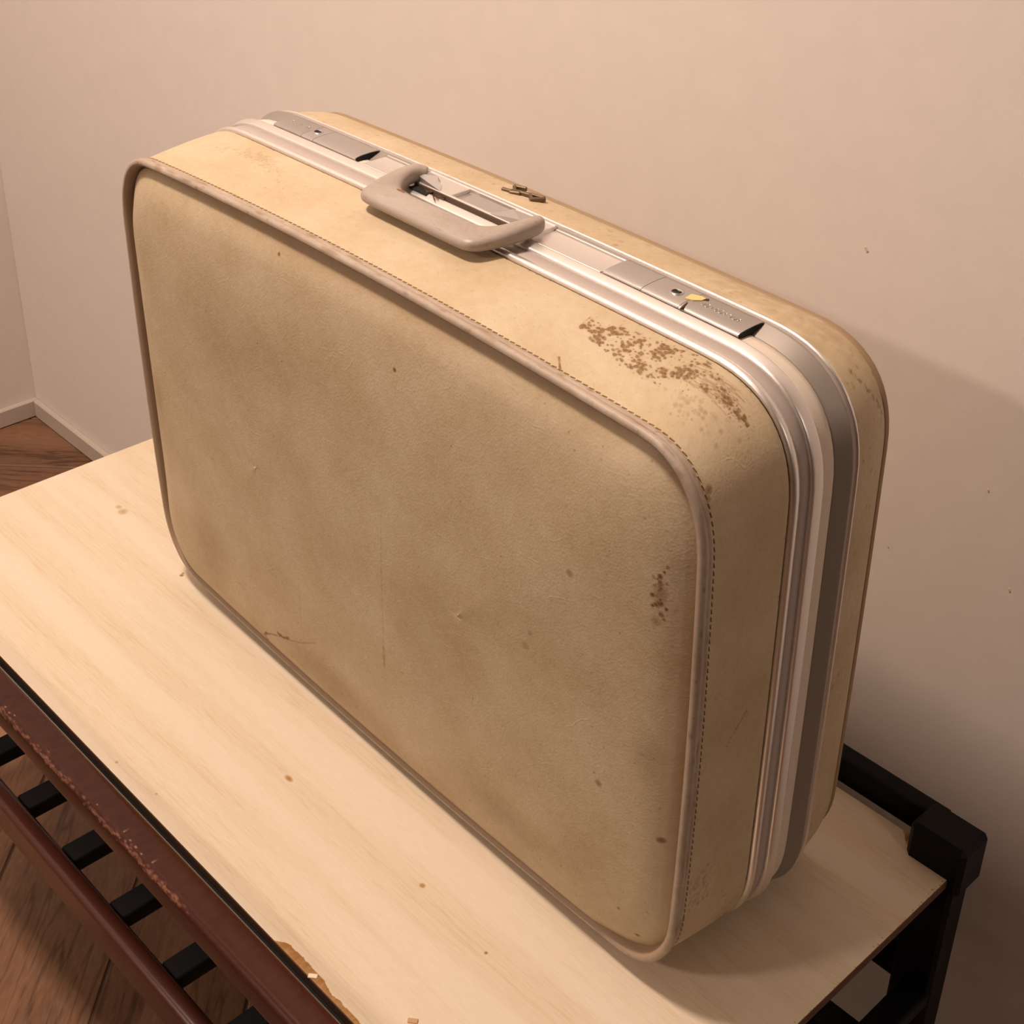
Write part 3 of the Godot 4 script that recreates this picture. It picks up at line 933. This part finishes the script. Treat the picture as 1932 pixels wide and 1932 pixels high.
func make_bench() -> void:
	var t := thing("slatted_bench", "dark reddish-brown slatted wooden bench frame standing against the wall under the board", "bench", Vector3.ZERO)
	# painted wood: glossy red-brown, worn pale on the edge of the front rail
	var w := 2048
	var h := 64
	var d := Paint.new(w, h)
	rng.seed = 14
	var L := 1.02
	var x0 := -0.59
	var px := func(x: float) -> float: return (x - x0) / L * w
	for k in 700:
		var x := rng.randf_range(-0.26, 0.06)
		var keep := 0.55 + 0.45 * sin(x * 60.0) * sin(x * 23.0 + 1.0)
		if rng.randf() < keep:
			d.dot(px.call(x), rng.randfn(30.5, 1.6), rng.randf_range(0.7, 1.7), rng.randf_range(0.10, 0.5), rng.randf_range(2.0, 6.0))
	for s in [[-0.207, 36, 2.2], [-0.199, 35, 2.0], [-0.193, 37, 1.8], [-0.02, 37, 2.0], [-0.012, 36.5, 2.4], [-0.004, 36, 2.0], [-0.066, 37, 1.3], [-0.03, 38, 1.3], [0.008, 38, 1.4]]:
		d.dot(px.call(s[0]), s[1], s[2] * 0.55, 0.7, 3.0)
	var red_tex := wood(w, h, 10.0, 31, [Color(0.235, 0.10, 0.06), Color(0.215, 0.09, 0.053), Color(0.17, 0.07, 0.043)], d, Color(0.78, 0.62, 0.52), 0.6)
	var red := mat(Color.WHITE, 0.24, 0.0, 0.36)
	red.albedo_texture = red_tex
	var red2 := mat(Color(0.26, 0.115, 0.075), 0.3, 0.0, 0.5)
	var dark := mat(Color(0.05, 0.055, 0.06), 0.55, 0.0, 0.3)  # deep shade under the board put into the colour; the wood is reddish brown
	# front rail, its section unrolled in v so that the wear lies on its upper front edge
	var mb := MB.new()
	var rows := []
	var uvs := []
	var hy := 0.0128
	var hz := 0.0132
	var r := 0.0066
	for k in 2:
		var x := x0 + L * k
		var row := []
		var ur := []
		for q in 4:
			for s in 7:
				var a := PI / 2 * q + PI / 2 * s / 6.0 - PI / 2
				var cy := (hy - r) * (1 if q == 1 or q == 2 else -1)
				var cz := (hz - r) * (1 if q < 2 else -1)
				row.append(Vector3(x, 0.0170 + cy + r * sin(a), 0.2036 + cz + r * cos(a)))
				ur.append(Vector2(k, fposmod((q * 7 + s) / 28.0 + 0.14, 1.0)))
		row.append(row[0])
		ur.append(ur[0] + Vector2(0, 1))
		rows.append(row)
		uvs.append(ur)
	mb.grid(rows, uvs)
	mb.fan(rows[0], Vector3(x0, 0.017, 0.2036), Vector3.ZERO)
	mb.fan(rows[1], Vector3(x0 + L, 0.017, 0.2036), Vector3.ZERO)
	obj("front_rail", mb.build(), red, t)
	var lower := obj("lower_rail", round_bar(L, 0.0185, 0.0085, 0.0055), red2, t)
	lower.position = Vector3(-0.08, -0.1370, 0.2020)
	# lower slats from the front rail to the back
	var sl := round_bar(0.43, 0.0075, 0.0112, 0.003)
	for k in range(-3, 9):
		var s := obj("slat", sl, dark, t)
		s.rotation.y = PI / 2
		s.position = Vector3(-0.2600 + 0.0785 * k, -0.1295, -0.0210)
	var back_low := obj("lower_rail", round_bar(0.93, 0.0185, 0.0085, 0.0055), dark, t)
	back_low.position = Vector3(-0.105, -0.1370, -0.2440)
	var mid_low := obj("lower_rail", round_bar(0.905, 0.0085, 0.0125, 0.003), dark, t)
	mid_low.position = Vector3(0.3540 - 0.4525, -0.1460, -0.1585)
	# seat: back rail, bearers that carry the board, corner posts
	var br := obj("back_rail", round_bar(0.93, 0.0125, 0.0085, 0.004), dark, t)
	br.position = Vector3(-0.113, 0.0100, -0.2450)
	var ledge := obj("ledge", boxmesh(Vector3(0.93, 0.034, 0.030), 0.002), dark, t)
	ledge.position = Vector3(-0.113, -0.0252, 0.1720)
	for x in [-0.50, -0.20, 0.10, 0.352]:
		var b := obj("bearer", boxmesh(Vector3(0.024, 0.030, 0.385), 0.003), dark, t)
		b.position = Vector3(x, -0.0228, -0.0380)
	for p in [[0.3628, -0.2290, 0.030], [-0.5480, -0.2290, 0.0255], [-0.5700, 0.2050, 0.004], [0.4100, 0.2050, 0.004]]:
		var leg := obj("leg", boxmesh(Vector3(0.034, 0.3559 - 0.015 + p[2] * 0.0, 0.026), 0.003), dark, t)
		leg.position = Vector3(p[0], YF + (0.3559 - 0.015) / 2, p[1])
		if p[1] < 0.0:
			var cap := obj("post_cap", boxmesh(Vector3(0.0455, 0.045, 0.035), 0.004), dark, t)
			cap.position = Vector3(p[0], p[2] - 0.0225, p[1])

func make_room() -> void:
	# walls: warm off-white paint with a little unevenness
	var nw := noise(512, 512, 0.02, 71, 5)
	var data := PackedByteArray()
	data.resize(512 * 512 * 3)
	for k in 512 * 512:
		var f := 1.0 + (nw[k] - 128) / 128.0 * 0.008
		data[k * 3] = int(222 * f); data[k * 3 + 1] = int(213 * f); data[k * 3 + 2] = int(205 * f)
	var wall := mat(Color.WHITE, 0.75, 0.0, 0.35)
	wall.albedo_texture = to_tex(data, 512, 512)
	wall.normal_enabled = true
	wall.normal_texture = normal_tex(noise(512, 512, 0.03, 72, 5), 512, 512, 1.0)
	wall.normal_scale = 0.12
	wall.uv1_triplanar = true
	wall.uv1_world_triplanar = true
	wall.uv1_scale = Vector3(2.2, 2.2, 2.2)
	M.wall = wall
	var brown := mat(Color(0.30, 0.22, 0.17), 0.6)  # dark tone for the two unseen walls, chosen to cut bounced light
	var X0 := XW
	var X1 := 4.6
	var Z1 := 5.4
	var slab := func(called: String, a: Vector3, b: Vector3, m: Material, label: String, cat: String) -> MeshInstance3D:
		var o := obj(called, boxmesh((b - a).abs(), 0.001), m)
		o.position = (a + b) / 2
		structure(o, label, cat)
		return o
	var wb: MeshInstance3D = slab.call("wall_back", Vector3(X0, YF, ZW - 0.12), Vector3(X1, YC, ZW), wall, "smooth beige wall behind the suitcase and bench", "wall")
	slab.call("wall_left", Vector3(XW - 0.12, YF, ZW - 0.12), Vector3(XW, YC, Z1 + 0.12), wall, "beige wall meeting the back wall in the corner at the left", "wall")
	slab.call("wall_right", Vector3(X1, YF, ZW - 0.12), Vector3(X1 + 0.12, YC, Z1 + 0.12), brown, "unseen wall closing the room to the right, coloured dark brown to cut bounced light", "wall")
	slab.call("wall_front", Vector3(X0, YF, Z1), Vector3(X1, YC, Z1 + 0.12), brown, "unseen wall behind the camera, coloured dark brown to cut bounced light", "wall")
	slab.call("ceiling", Vector3(X0 - 0.12, YC, ZW - 0.12), Vector3(X1 + 0.12, YC + 0.1, Z1 + 0.12), mat(Color(0.86, 0.82, 0.76), 0.9), "white painted ceiling over the room", "ceiling")
	var under := mat(Color(0.30, 0.21, 0.15), 0.6)
	var fl: MeshInstance3D = slab.call("floor", Vector3(X0, YF - 0.1, ZW - 0.12), Vector3(X1, YF - 0.0015, Z1), under, "brown herringbone plank floor under the bench", "floor")
	# chips in the plaster
	for p in [[0.1795, 0.3994, 0.0022], [0.3045, 0.2565, 0.0012], [0.335, 0.1871, 0.0014], [0.2355, 0.1725, 0.0009]]:
		var c := obj("chip", boxmesh(Vector3(p[2], p[2] * 2.0, 0.0012), 0.0004), mat(Color(0.80, 0.71, 0.62), 0.9), wb)
		c.position = Vector3(p[0], p[1], ZW) - wb.position
		c.rotation.z = p[2] * 300.0
	# herringbone planks near the bench
	var pw := 0.139
	var n := 5
	var pm := []
	rng.seed = 23
	for k in 6:
		var m := mat(Color.WHITE.darkened(rng.randf_range(0.0, 0.22)), 0.42, 0.0, 0.4)
		if k < 3:
			M["plank%d" % k] = wood(512, 256, 9.0, 200 + k, [Color(0.62, 0.455, 0.34), Color(0.53, 0.38, 0.275), Color(0.34, 0.23, 0.16)], null, Color.BLACK, 1.3)
		m.albedo_texture = M["plank%d" % (k % 3)]
		m.uv1_triplanar = true
		m.uv1_scale = Vector3(1.4, 2.8, 2.8)
		m.uv1_offset = Vector3(rng.randf(), rng.randf(), rng.randf())
		pm.append(m)
	var pmesh := boxmesh(Vector3(pw * n - 0.0022, 0.012, pw - 0.0022), 0.0012)
	var v0 := -0.418
	var u0 := -0.534
	var along := Vector3(1, 0, 1).normalized()
	var across := Vector3(1, 0, -1).normalized()
	for strip in range(-3, 4):
		for k in range(-14, 15):
			for kind in 2:
				var u: float
				var v: float
				if kind == 0:
					u = (k + n * strip + n / 2.0) * pw
					v = (k - n * strip + 0.5) * pw
				else:
					u = (k + n * strip + n + 0.5) * pw
					v = (k - n * strip + 1 - n / 2.0) * pw
				var p := along * (u + u0) + across * (v + v0)
				if p.x < -1.75 or p.x > 0.9 or p.z < ZW - 0.30 or p.z > 0.80:
					continue
				var o := obj("plank", pmesh, pm[rng.randi() % 6], fl)
				o.position = Vector3(p.x, YF - 0.006, p.z) - fl.position
				o.rotation.y = -PI / 4 if kind == 0 else PI / 4
	# baseboards
	var cream := mat(Color(0.74, 0.69, 0.64), 0.4, 0.0, 0.5)
	var bh := 0.030
	var bd := 0.0095
	var base := func(called: String, a: Vector3, b: Vector3, label: String) -> void:
		var o := obj(called, boxmesh((b - a).abs(), 0.0022), cream)
		o.position = (a + b) / 2
		structure(o, label, "baseboard")
	base.call("baseboard_back", Vector3(XW + bd, YF, ZW), Vector3(X1, YF + bh, ZW + bd), "low cream baseboard along the back wall")
	base.call("baseboard_left", Vector3(XW, YF, ZW), Vector3(XW + bd, YF + bh, Z1), "low cream baseboard along the left wall")

func lamp(at: Vector3, size: float, energy: float, color: Color, label: String) -> void:
	var t := thing("ceiling_lamp", label, "lamp", at, "")
	var hm := obj("housing", boxmesh(Vector3(size + 0.03, 0.04, size + 0.03), 0.006), mat(Color(0.85, 0.83, 0.8), 0.5), t)
	hm.position.y = -0.02
	var g := mat(Color(1, 0.95, 0.85), 0.4)
	g.emission_enabled = true
	g.emission = color
	g.emission_energy_multiplier = 2.0
	var dm := obj("lamp_diffuser", boxmesh(Vector3(size, 0.012, size), 0.003), g, t)
	dm.position.y = -0.044
	var l := AreaLight3D.new()
	l.name = "panel_light"
	l.area_size = Vector2(size, size)
	l.area_normalize_energy = true
	l.light_energy = energy
	l.light_color = color
	l.shadow_enabled = true
	l.area_range = 20.0
	l.area_attenuation = 2.0
	t.add_child(l, true)
	l.position.y = -0.056
	l.rotation.x = -PI / 2

func _ready() -> void:
	# camera: solved from the photograph (lens shifted, as the picture is a crop of a taller one)
	var cam := Camera3D.new()
	cam.name = "camera"
	var near := 0.05
	var f := 2744.87
	cam.set_frustum(1932.0 / f * near, Vector2(-10.45, -267.24) / f * near, near, 30.0)
	cam.transform = Transform3D(Basis(Vector3(0.6869, 0.0213, -0.7264), Vector3(-0.3553, 0.8818, -0.3101), Vector3(0.6340, 0.4711, 0.6133)).orthonormalized(), Vector3(0.6954, 0.8055, 0.5368))
	add_child(cam, true)
	cam.make_current()
	var env := Environment.new()
	env.background_mode = Environment.BG_COLOR
	env.background_color = Color(0.02, 0.02, 0.025)
	env.ambient_light_source = Environment.AMBIENT_SOURCE_DISABLED
	env.tonemap_mode = Environment.TONE_MAPPER_LINEAR
	env.tonemap_exposure = 0.95
	env.sdfgi_enabled = true
	env.ssao_enabled = true
	env.ssil_enabled = true
	var we := WorldEnvironment.new()
	we.name = "environment"
	we.environment = env
	add_child(we, true)
	var warm := Color(1.0, 0.91, 0.845)
	lamp(Vector3(-0.37, YC, 0.43), 0.22, 4.0, warm, "square ceiling lamp above the bench, nearest to the suitcase")
	lamp(Vector3(-0.75, YC, 2.60), 0.32, 4.6, warm, "square ceiling lamp farther out in the room before the bench")
	lamp(Vector3(3.60, YC, 0.90), 0.40, 2.6, warm, "square ceiling lamp at the far right of the room")
	make_room()
	make_bench()
	make_board()
	make_suitcase()
